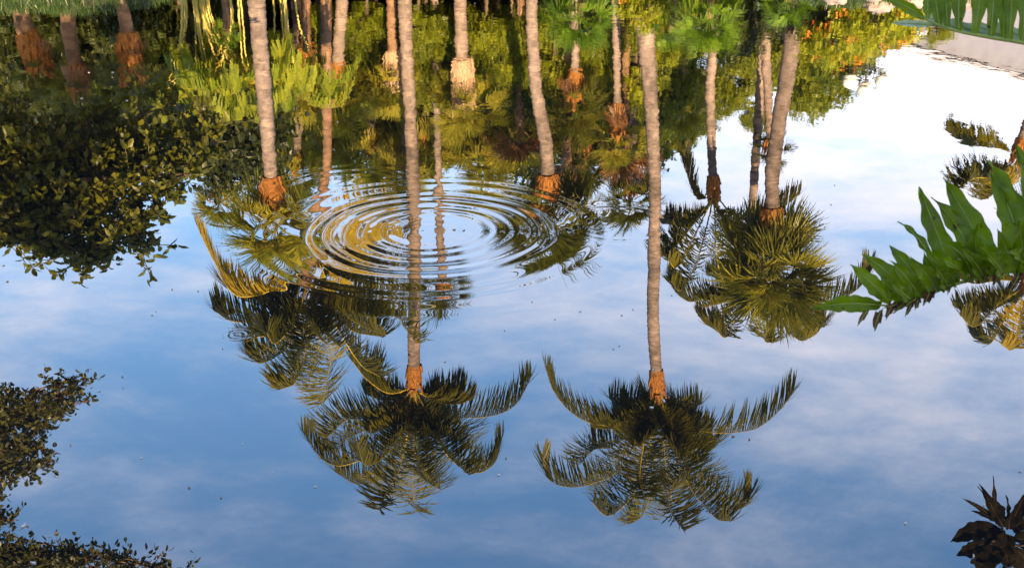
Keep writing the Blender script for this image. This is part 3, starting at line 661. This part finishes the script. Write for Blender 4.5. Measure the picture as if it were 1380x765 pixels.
# broad-leaved tree at the left: limbs over the water, leaves as small curled plates
def broad_leaf(mb, p, d, n, L, w, wave=0.):
    d = d.normalized(); s = d.cross(n).normalized(); n = s.cross(d)
    b = len(mb.v); prof = [(0, .06), (.18, .62), (.42, 1), (.7, .85), (.9, .4), (1, .03)]
    for (t_, k) in prof:
        c = p + d*L*t_ - n*L*.22*t_*t_
        for sx in (-1, 0, 1):
            q = c + s*(w*.5*k*sx) + n*(abs(sx)*w*.12*k); mb.v.append((q.x, q.y, q.z))
    for i in range(5):
        for j in range(2):
            a = b+i*3+j; mb.f.append((a, a+1, a+4, a+3))
def limb_tree(name, label, cat, base, top, r0, limbs, leafmat, leafL, leafW, per, barkmat='bark', spreadk=.3, group=None, hang=-.2, twigr=.012, smin=.3):
    t = empty(name, base, label, cat, group)
    mb = MB(); P = crv(local(t, [base, (Vector(base)+Vector(top))*.5+Vector((.15, .1, 0)), top]), 16); tube(mb, P, [r0*(1.25-.6*i/16) for i in range(17)], 10); mb.build('trunk', M[barkmat], t)
    fol = MB()
    for lb in limbs:
        st_, pts, dens, rl = lb
        Q = crv(local(t, [st_]+pts), 14); m2 = MB(); tube(m2, Q, [rl*(1-.8*i/14) for i in range(15)], 7)
        for i in range(int(dens)):
            s = random.uniform(smin, 1)*14; j = min(int(s), 13); p = Q[j].lerp(Q[j+1], s-j)
            d = Vector((random.gauss(0, 1), random.gauss(0, 1), random.gauss(0, .8)+.1)).normalized(); L2 = spreadk*random.uniform(.3, 1.2)
            e = p + d*L2; T2 = crv([p, p+d*L2*.5+Vector((0, 0, .03)), e], 4); tube(m2, T2, [twigr, twigr*.8, twigr*.6, twigr*.5, twigr*.3], 4)
            for k in range(per):
                a = T2[min(4, 1+int(k*4/per))]+Vector((random.gauss(0, .02), random.gauss(0, .02), random.gauss(0, .02)))
                dd = d*.6 + Vector((random.gauss(0, .8), random.gauss(0, .8), random.gauss(0, .5)+hang))
                broad_leaf(fol, a, dd, Vector((random.gauss(0, .7), random.gauss(-.45, .7), .8)), leafL*random.uniform(.6, 1.15), leafW*random.uniform(.7, 1.1))
        m2.build('branch', M['twig'] if barkmat == 'twig' else M[barkmat], t)
    fol.build('foliage', leafmat, t)
    return t
def q(px, py, Y): return refl(px, py, Y)
base = Vector((-9.3, 15.2, gz(-9.3, 15.2)-.1)); top = Vector((-8.6, 14.8, 3.0))
lm = []
for (ex, ey, Y, dn) in [(280, 215, 15, 60), (250, 180, 15.5, 60), (230, 260, 14.6, 65), (180, 300, 14.2, 70), (130, 345, 14, 65), (60, 330, 14, 65), (150, 240, 15, 70), (60, 260, 14.5, 70), (0, 320, 14, 50),
                        (200, 200, 15.5, 60), (100, 190, 15, 65), (20, 200, 15, 60), (190, 325, 14.3, 45), (-40, 250, 14.5, 45), (305, 190, 15.3, 45), (300, 165, 15.6, 40), (215, 290, 14.3, 45), (255, 235, 14.6, 45), (100, 290, 14.2, 60), (240, 140, 16.2, 45), (150, 150, 16, 40), (40, 140, 16, 40)]:
    e = q(ex, ey, Y); mid = top.lerp(e, .5) + Vector((0, 0, -.25)); lm.append((top+Vector((0, 0, random.uniform(-.9, 0))), [mid, e], dn, .05))
limb_tree('broad_leaved_tree', 'broad leaved dark green tree leaning low over the water at far left', 'tree', base, top, .16, lm, M['broad'], .14, .075, 22, spreadk=.5, hang=-.1)
# small-leaved tree high at lower left
base = Vector((-10.2, 9.6, gz(-10.2, 9.6)-.1)); top = Vector((-8.8, 9.4, 3.6)); lm = []
for (ex, ey, Y, dn) in [(125, 508, 9, 30), (100, 530, 9, 30), (118, 540, 9, 24), (75, 560, 9.2, 55), (60, 600, 9, 55), (70, 620, 9, 45), (20, 575, 9, 55), (25, 630, 9, 60), (5, 660, 9, 40), (0, 520, 9, 14), (40, 590, 9.4, 55), (85, 548, 9.2, 40),
                        (25, 700, 9, 35), (45, 755, 9, 50), (10, 745, 9, 60), (100, 762, 9, 22), (125, 752, 9, 22), (160, 762, 9, 16), (205, 762, 9, 22), (235, 768, 9, 16), (270, 772, 9, 14), (-20, 600, 9, 50), (-20, 700, 9, 50), (180, 775, 9, 30), (90, 775, 9, 30)]:
    e = q(ex, ey, Y); m1 = top.lerp(e, .55) + Vector((0, 0, random.uniform(-.1, .25))); lm.append((top+Vector((0, 0, random.uniform(-.6, 0))), [m1, e], dn*1.7, .02))
limb_tree('small_leaved_tree', 'fine twigged tree with small olive leaves reaching in at lower left', 'tree', base, top, .14, lm, M['small'], .066, .038, 10, 'twig', .20, twigr=.004, smin=.72)
# big-leaved limb at lower right
base = Vector((14.2, 9.2, gz(14.2, 9.2)-.1)); top = Vector((9.0, 8.4, 3.7))
t = empty('overhanging_tree', base, 'big leaved limb coloured as a dark silhouette at lower right corner', 'tree')
mb = MB(); tube(mb, crv(local(t, [base, (13.2, 9, 2.4), (11, 8.6, 3.6), top, q(1400, 735, 8), q(1345, 722, 8)]), 26), [.13*max(.08, 1-1.25*i/26)+.003 for i in range(27)], 9); mb.build('trunk', M['trunk_dark'], t)
limb_plant = t

# unseen trees added behind the camera for the shade they cast
random.seed(31)
BACKC = [leaf_cloud('crown', M['jungle_shaded'], 9000, (4.0, 3.5, 3.2), .45, 71, 60), leaf_cloud('crown', M['jungle_shaded'], 9000, (4.4, 3.2, 2.8), .45, 72, 60)]
BL = limbs_mesh('trunk', (3.6, 3.2, 3.0), 9, 6, 12, .26)
for i, (x, y, h, lab, sz) in enumerate([(-16, -7, 9, 'tall unseen tree added for shade at far left of the near bank', 1), (-9.5, -10, 9.5, 'tall unseen tree added for shade on the near bank behind the left bank corner', 1),
        (2.6, -12, 5.2, 'rounded unseen tree added for shade straight behind the viewpoint', .8), (5.2, -8, 4.6, 'lower unseen tree added for shade on the near bank to the right', .7)]):
    t = empty('added_shade_tree', (x, y, gz(x, y)-.1), lab, 'tree', 'unseen trees added for shade on the near bank')
    link('crown', BACKC[i % 2], t, Matrix.Translation((0, 0, h)) @ Matrix.Rotation(i*1.3, 4, 'Z') @ Matrix.Diagonal((1.1*sz, 1.1*sz, 1.2*sz, 1)))
    link('trunk', BL, t, Matrix.Translation((0, 0, h)) @ Matrix.Diagonal((sz, sz, h/9, 1)))

# ------------------------------------------------------------------ shore: grass, rocks
mb = MB(); random.seed(3)
for i in range(26000):
    x = random.uniform(-9.5, 9.5); y = far_shore(x)+abs(random.gauss(0, 1.3)) + .05
    z = gz(x, y); p = Vector((x, y, z-.02)); hh = random.uniform(.06, .2)
    d = Vector((random.gauss(0, .35), random.gauss(0, .35)-.15, 1)); blade(mb, p, d, Vector((random.gauss(0, 1), 1, 0)), hh, .012, .15, 2)
tag(mb.build('bank_grass', leaf_mat('grass_blade', (.018, .045, .010), (.05, .09, .014), .2)), 'short dark green grass along the far bank of the pond', 'grass', kind='stuff')
def rock(x, y, s, lab, flat=.7):
    random.seed(int(x*100)); mb = MB(); n = 10; g = gz(x, y)
    for i in range(n+1):
        th = math.pi*i/n
        for k in range(14):
            a = 2*math.pi*k/14; r = s*(1+.22*math.sin(3*a+x*5)*math.sin(th)+.12*math.sin(5*th+a*2)+random.gauss(0, .035))
            mb.v.append((r*math.sin(th)*math.cos(a)*1.25, r*math.sin(th)*math.sin(a), r*math.cos(th)*flat))
    for i in range(n):
        for k in range(14): a = i*14+k; b = i*14+(k+1) % 14; mb.f.append((a, a+14, b+14, b))
    o = mb.build('rock', M['rock'], smooth=False); o.location = (x, y, g+s*.15); tag(o, lab, 'rock', 'rocks along the far shore')
for (x, y, s, l) in [(5.75, 16.45, .22, 'pinkish grey shore rock, largest of the group'), (5.2, 16.35, .14, 'small grey shore rock left of the largest'), (4.7, 16.5, .17, 'grey shore rock at the left end of the group'),
                     (6.3, 16.8, .15, 'flat shore rock right of the largest'), (6.9, 17.1, .18, 'grey shore rock at the right end of the group'), (5.45, 16.9, .2, 'shore rock behind the largest')]: rock(x, y, s, l)

# ------------------------------------------------------------------ things beyond the trees at the right
def box(mb, x0, y0, z0, x1, y1, z1):
    mb.add([(x0, y0, z0), (x1, y0, z0), (x1, y1, z0), (x0, y1, z0), (x0, y0, z1), (x1, y0, z1), (x1, y1, z1), (x0, y1, z1)], [(0, 3, 2, 1), (4, 5, 6, 7), (0, 1, 5, 4), (1, 2, 6, 5), (2, 3, 7, 6), (3, 0, 4, 7)])
Yh = 42; e0 = q(1225, 60, Yh); e1 = q(1385, 104, Yh)
h = empty('grey_house', (e0.x, Yh, gz(e0.x, Yh)), 'pale grey house with long sloping roof beyond the right end of the pond', 'house')
mb = MB(); W = e1.x-e0.x; z0 = e0.z-h.location.z; z1 = e1.z-h.location.z; D = 9; X2 = 2*W
mb.add([(0, 0, 0), (X2, 0, 0), (X2, 0, z0), (W, 0, z1), (0, 0, z0), (0, D, 0), (X2, D, 0), (X2, D, z0), (W, D, z1), (0, D, z0)], [(0, 1, 2, 3, 4), (5, 9, 8, 7, 6), (0, 4, 9, 5), (1, 6, 7, 2)]); mb.build('wall', M['wall'], h, smooth=False)
for sgn, (xa, xb) in ((0, (-.5, W)), (1, (X2+.5, W))):
    mb = MB(); sl = (z1-z0)/W; za = z0-.5*sl; vs = [(xa, -.5, za+.05), (xb, -.5, z1+.05), (xb, D+.5, z1+.05), (xa, D+.5, za+.05)]
    mb.add(vs+[(a, b, c+.14) for a, b, c in vs], [(0, 1, 2, 3), (7, 6, 5, 4), (0, 4, 5, 1), (1, 5, 6, 2), (2, 6, 7, 3), (3, 7, 4, 0)]); mb.build('roof_slope', M['roof'], h, smooth=False)
for xw in (1.0, 3.2, 5.6):
    mb = MB(); box(mb, xw, -.08, 1.2, xw+1.1, -.003, 2.5); wf = mb.build('window', M['white'], h, smooth=False)
    mb = MB(); box(mb, xw+.08, -.1, 1.28, xw+1.02, -.082, 2.42); mb.build('pane', M['glasspane'], wf, smooth=False)
mb = MB(); box(mb, 4.55, -.06, 0, 5.35, -.003, 2.1); mb.build('door', M['white'], h, smooth=False)

def sphere(mb, c, r, n=10, m_=16, sz=1):
    b = len(mb.v)
    for i in range(n+1):
        th = math.pi*i/n
        for k in range(m_): a = 2*math.pi*k/m_; mb.v.append((c[0]+r*math.sin(th)*math.cos(a), c[1]+r*math.sin(th)*math.sin(a), c[2]+r*sz*math.cos(th)))
    for i in range(n):
        for k in range(m_): mb.f.append((b+i*m_+k, b+(i+1)*m_+k, b+(i+1)*m_+(k+1) % m_, b+i*m_+(k+1) % m_))
Yl = 28; c = q(1166, 116, Yl)
lp = empty('globe_lamp_post', (c.x, Yl, gz(c.x, Yl)), 'lamp post with three unlit white globes beyond the flowering shrubs', 'street lamp')
hz_ = c.z-lp.location.z
mb = MB(); tube(mb, [Vector((0, 0, 0)), Vector((0, 0, .3)), Vector((0, 0, hz_-.3))], [.09, .05, .04], 10); mb.build('post', M['metal'], lp)
for dx, dz in ((-.42, -.12), (.0, .12), (.42, -.1)):
    mb = MB(); tube(mb, crv([(0, 0, hz_-.5), (dx*.6, 0, hz_-.45), (dx, 0, hz_+dz-.2)], 6), .018, 6); mb.build('arm', M['metal'], lp)
    mb = MB(); sphere(mb, (dx, 0, hz_+dz), .19, sz=1.1); g_ = mb.build('globe', M['white'], lp)
    mb = MB(); tube(mb, [Vector((dx, 0, hz_+dz-.24)), Vector((dx, 0, hz_+dz-.17))], .08, 10); mb.build('collar', M['metal'], g_)
for (px, py, Y, mt, lab) in ((1241, 38, 23, 'blue', 'small square blue sign on a white post by the right shore'), (1190, 34, 23, 'white', 'small square white sign on a white post among the shrubs')):
    c = q(px, py, Y); g = gz(c.x, c.y); s = empty('garden_sign', (c.x, c.y, g), lab, 'sign'); hh = c.z-g
    mb = MB(); tube(mb, [Vector((0, 0, -.05)), Vector((0, 0, hh+.16))], .02, 8); mb.build('post', M['white'], s)
    mb = MB(); box(mb, -.1, -.05, hh-.1, .1, -.03, hh+.1); mb.build('sign_board', M[mt], s, smooth=False)
    mb = MB(); box(mb, -.14, -.028, hh+.1, .14, -.01, hh+.125); mb.build('cross_bar', M['white'], s, smooth=False)

# ------------------------------------------------------------------ the fern in the foreground
def pinna(name, parent, a, b, w, mat, bend, nrm, tipcurl=.0, seed=0, undul=.17, ribmat='rib'):
    """one fern leaflet from a to b with scalloped wavy edges and a raised midrib"""
    rr = random.Random(seed); mb = MB(); A, B = local(parent, [a, b]); d = (B-A); L = d.length; d.normalize(); s = d.cross(nrm).normalized(); n = s.cross(d)
    NS_ = 26; NW = 6; ph = rr.uniform(0, 6); fq = rr.uniform(2.6, 3.6)
    bd = rr.uniform(-.3, .3)*w
    for i in range(NS_+1):
        t = i/NS_; k = (min(1, .25+t/.4)**.8)*(1-max(0, (t-.42)/.58)**1.9)*.95+.03*(1-t)
        if t > .97: k *= .3
        wl = w*.5*k*(1+.07*math.sin(t*fq*9+ph)+.035*math.sin(t*43+ph)); wr = w*.5*k*(1+.07*math.sin(t*fq*9+ph+2)+.035*math.sin(t*39))
        c = A + d*L*t + s*(bd*math.sin(t*3.14)+bend*t*t) + n*(L*.10*math.sin(t*3.0)) - n*tipcurl*t**4
        for j in range(NW+1):
            x = -1+2*j/NW; ww = wl if x < 0 else wr
            z = abs(x)*w*.13 - (w*.045 if abs(x) < .05 else 0) + x*x*w*undul*math.sin(t*fq*6.28*1.0+ph+(0 if x < 0 else 2.4))*1.0
            q_ = c + s*ww*x + n*z; mb.v.append((q_.x, q_.y, q_.z))
    for i in range(NS_):
        for j in range(NW): k0 = i*(NW+1)+j; mb.f.append((k0, k0+1, k0+NW+2, k0+NW+1))
    o = mb.build(name, mat, parent)
    mb = MB(); pts = []
    for i in range(0, NS_+1, 2):
        t = i/NS_; pts.append(A + d*L*t + s*(bd*math.sin(t*3.14)+bend*t*t) + n*(L*.10*math.sin(t*3.0)+.0006) - n*tipcurl*t**4 - n*w*.03)
    tube(mb, pts, [.0018*(1-.75*i/(len(pts)-1)) for i in range(len(pts))], 5); mb.build('midrib', M[ribmat], o)
    return o
def W(px, py, t=2.25): return direct(px, py, t)
mpx = 2.25/F
fern = empty('fern', Vector((1.95, 1.55, gz(1.95, 1.55)-.02)), 'large green fern with wavy leaflets arching in over the water from the right', 'fern')
# lower frond
rach = [Vector((1.95, 1.55, gz(1.95, 1.55))), W(1480, 400, 2.3), W(1380, 366, 2.27), W(1335, 371), W(1290, 382), W(1245, 399), W(1205, 411), W(1178, 410)]
mb = MB(); RP = crv(local(fern, rach), 40); tube(mb, RP, [.006*(1-.7*i/40) for i in range(41)], 7); fr1 = mb.build('frond', M['rib'], fern); fr1['label'] = 'broad frond with crowded wavy leaflets and dry brown scraps'
toc = (Vector((0, 0, HC))-W(1280, 330)).normalized()
def place(fr, lst, mat, t0=2.25, seed0=0, nm='leaflet'):
    for i, (bx, by, tx, ty, w, dt) in enumerate(lst):
        nn = (toc + Vector((random.gauss(0, .22), random.gauss(0, .12), random.gauss(0, .22)+.25))).normalized()
        pinna(nm, fern if fr is None else fr, W(bx, by, t0), W(tx, ty, t0+dt), w*mpx*1.18, mat, random.gauss(0, .004), nn, .01, seed0+i)
fr1.parent = fern
random.seed(77)
class P0: pass
def pl(fr, lst, mat, t0=2.25, seed0=0, wk=.97):
    for i, (bx, by, tx, ty, w, dt) in enumerate(lst):
        nn = (toc + Vector((random.gauss(0, .25), random.gauss(0, .12), random.gauss(0, .22)+.25))).normalized()
        # the frond object sits at the fern's origin, so its local frame equals the fern's
        o = pinna('leaflet', fern, W(bx, by, t0), W(tx, ty, t0+dt), w*mpx*wk, mat, random.gauss(0, .004), nn, .012, seed0+i)
        o.parent = fr
        for ch in list(o.children): pass
back = [(1200, 408, 1143, 359, 24, .02), (1222, 404, 1162, 341, 25, .02), (1250, 396, 1198, 330, 24, .03), (1262, 365, 1209, 297, 14, .04), (1290, 380, 1236, 252, 30, .05), (1318, 374, 1257, 264, 32, .03), (1345, 370, 1269, 240, 36, .04),
        (1378, 366, 1331, 231, 36, .05), (1398, 366, 1338, 214, 32, .07), (1408, 364, 1368, 196, 34, .06), (1440, 372, 1402, 214, 34, .05), (1470, 382, 1430, 225, 34, .05), (1188, 410, 1124, 393, 17, .03), (1186, 411, 1094, 416, 24, .0)]
front = [(1252, 397, 1212, 362, 20, -.03), (1275, 390, 1240, 345, 22, -.04), (1300, 379, 1268, 345, 24, -.09), (1350, 370, 1330, 335, 24, -.1), (1372, 367, 1360, 335, 24, -.1), (1230, 404, 1200, 378, 18, -.07), (1218, 406, 1187, 372, 22, -.05), (1240, 401, 1204, 352, 25, -.05), (1262, 393, 1229, 348, 26, -.06), (1288, 382, 1250, 338, 26, -.06), (1310, 376, 1274, 326, 30, -.06), (1338, 371, 1318, 306, 32, -.07), (1362, 368, 1346, 312, 28, -.06), (1384, 366, 1371, 300, 30, -.07), (1410, 368, 1396, 300, 30, -.06), (1278, 388, 1262, 352, 22, -.07), (1325, 374, 1296, 340, 26, -.08)]
pl(fr1, back, M['fern'], 2.25, 10)
pl(fr1, front, M['fern'], 2.25, 40)
# dry scraps below the rib
for i, (bx, by, tx, ty, w) in enumerate([(1187, 424, 1181, 446, 8), (1170, 423, 1158, 440, 5), (1255, 395, 1248, 412, 10), (1225, 408, 1205, 424, 6), (1230, 406, 1222, 428, 5), (1210, 412, 1196, 432, 7), (1240, 403, 1212, 420, 4), (1215, 412, 1190, 418, 4), (1345, 372, 1341, 386, 8), (1372, 368, 1366, 388, 8), (1330, 374, 1328, 384, 4), (1283, 386, 1280, 398, 4), (1235, 404, 1236, 418, 6)]):
    o = pinna('dry_scrap', fern, W(bx, by-6, 2.25), W(tx, ty, 2.23), w*mpx*1.5, M['wither'], .004, toc, .0, 90+i, .5); o.parent = fr1
# upper frond
rach = [Vector((1.95, 1.55, gz(1.95, 1.55))), W(1560, 160, 2.1), W(1450, 72, 2.05), W(1380, 58, 2.05), W(1330, 50, 2.05), W(1290, 42, 2.05), W(1262, 33, 2.05), W(1236, 20, 2.05)]
mb = MB(); tube(mb, crv(local(fern, rach), 40), [.0055*(1-.7*i/40) for i in range(41)], 7); fr2 = mb.build('frond', M['rib'], fern); fr2['label'] = 'upper frond with separate upright leaflets'
up = [(1245, 26, 1187, -4, 15, 0), (1250, 26, 1253, -14, 14, .02), (1266, 35, 1262, -32, 19, .03), (1277, 38, 1282, -45, 16, .05), (1292, 43, 1297, -55, 19, .03), (1313, 47, 1318, -65, 21, .05), (1335, 51, 1340, -70, 20, .03), (1352, 54, 1350, -75, 18, .06), (1360, 55, 1362, -75, 16, .02), (1378, 58, 1380, -80, 22, .03), (1400, 62, 1406, -80, 20, .03)]
pl(fr2, up, M['fern'], 2.05, 120, .9)
low = [(1262, 34, 1199, 31, 9, .06), (1300, 44, 1232, 22, 12, .08), (1335, 51, 1262, 24, 14, .08), (1375, 58, 1300, 28, 16, .09), (1410, 62, 1335, 32, 16, .09), (1440, 70, 1368, 36, 16, .1)]
pl(fr2, low, M['fern_pale'], 2.07, 150)

# leaves of the limb at the lower right corner
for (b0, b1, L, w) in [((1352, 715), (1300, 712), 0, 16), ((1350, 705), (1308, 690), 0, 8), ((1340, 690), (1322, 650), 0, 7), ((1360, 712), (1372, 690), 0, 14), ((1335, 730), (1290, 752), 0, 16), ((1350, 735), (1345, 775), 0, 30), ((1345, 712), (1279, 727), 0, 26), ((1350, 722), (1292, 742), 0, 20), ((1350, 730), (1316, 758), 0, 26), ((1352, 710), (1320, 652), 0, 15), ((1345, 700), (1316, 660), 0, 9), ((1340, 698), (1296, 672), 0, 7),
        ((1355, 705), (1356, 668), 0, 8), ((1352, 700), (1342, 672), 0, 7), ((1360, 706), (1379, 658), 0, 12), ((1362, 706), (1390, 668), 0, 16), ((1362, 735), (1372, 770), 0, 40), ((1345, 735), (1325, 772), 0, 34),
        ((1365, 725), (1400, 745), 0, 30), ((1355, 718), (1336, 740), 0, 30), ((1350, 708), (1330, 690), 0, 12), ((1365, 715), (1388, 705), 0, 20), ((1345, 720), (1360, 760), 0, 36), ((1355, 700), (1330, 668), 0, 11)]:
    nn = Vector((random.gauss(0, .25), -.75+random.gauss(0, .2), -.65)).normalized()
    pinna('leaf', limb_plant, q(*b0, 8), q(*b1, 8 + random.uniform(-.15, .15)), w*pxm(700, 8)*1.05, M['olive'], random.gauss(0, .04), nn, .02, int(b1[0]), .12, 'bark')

# ------------------------------------------------------------------ specks on the water
random.seed(9)
def speck(px, py, s, brown):
    p = onwater(px, py); mb = MB(); n = 7; a0 = random.uniform(0, 6.28); asp = random.uniform(.35, .8)
    ring = []
    for k in range(n):
        a = 2*math.pi*k/n; r = s*random.uniform(.75, 1.1); x = r*math.cos(a); y = r*asp*math.sin(a)
        ring.append((x*math.cos(a0)-y*math.sin(a0), x*math.sin(a0)+y*math.cos(a0), random.uniform(.002, .006)))
    mb.v = ring + [(0, 0, .0035)] + [(x*.8, y*.8, .0005) for x, y, z in ring]
    mb.f = [(n, k, (k+1) % n) for k in range(n)] + [(k, n+1+k, n+1+(k+1) % n, (k+1) % n) for k in range(n)]
    o = mb.build('petal', M['petal_brown'] if brown else M['petal']); o.location = p
    if brown: tag(o, 'tiny brown fallen scrap afloat on the pond', 'petal', 'brown scraps afloat')
    else: tag(o, 'tiny pale fallen petal afloat on the pond', 'petal', 'pale petals afloat')
for (px, py, s) in [(122, 496, 2), (60, 490, 1.6), (190, 617, 1.8), (367, 637, 1.8), (425, 656, 1.8), (327, 598, 1.4), (600, 487, 2), (717, 407, 1.6), (782, 420, 2), (748, 430, 2), (838, 425, 1.6), (853, 417, 1.6), (905, 398, 2), (827, 470, 1.8), (835, 466, 1.5), (680, 445, 1.8), (110, 133, 3), (171, 136, 3), (120, 98, 2), (152, 98, 2.4),
                     (596, 47, 2.4), (640, 5, 3), (1062, 385, 2), (1075, 374, 1.6), (1036, 380, 2), (1058, 292, 3), (878, 549, 3), (895, 540, 3), (880, 498, 2), (520, 508, 3), (518, 240, 3), (1375, 635, 2), (1220, 705, 2), (1326, 680, 2), (1312, 749, 2.4), (32, 708, 4), (45, 758, 3.5), (197, 224, 4), (455, 165, 3), (1125, 250, 2), (355, 160, 2.4), (640, 280, 3), (700, 520, 2), (672, 640, 2)]: speck(px, py, s*.0035*(1 if py > 150 else 1.7), False)
for (px, py, s) in [(10, 380, 3), (5, 358, 3), (165, 508, 2), (205, 425, 1.6), (267, 393, 1.6), (210, 420, 1.5), (166, 523, 1.4), (255, 657, 2), (298, 671, 1.6), (612, 310, 4), (625, 311, 4), (205, 268, 3), (682, 617, 3), (975, 584, 3), (988, 588, 3), (1010, 592, 2.4), (600, 640, 2), (1120, 276, 2), (232, 390, 1.5), (95, 600, 1.6), (300, 470, 1.6)]: speck(px, py, s*.0026, True)
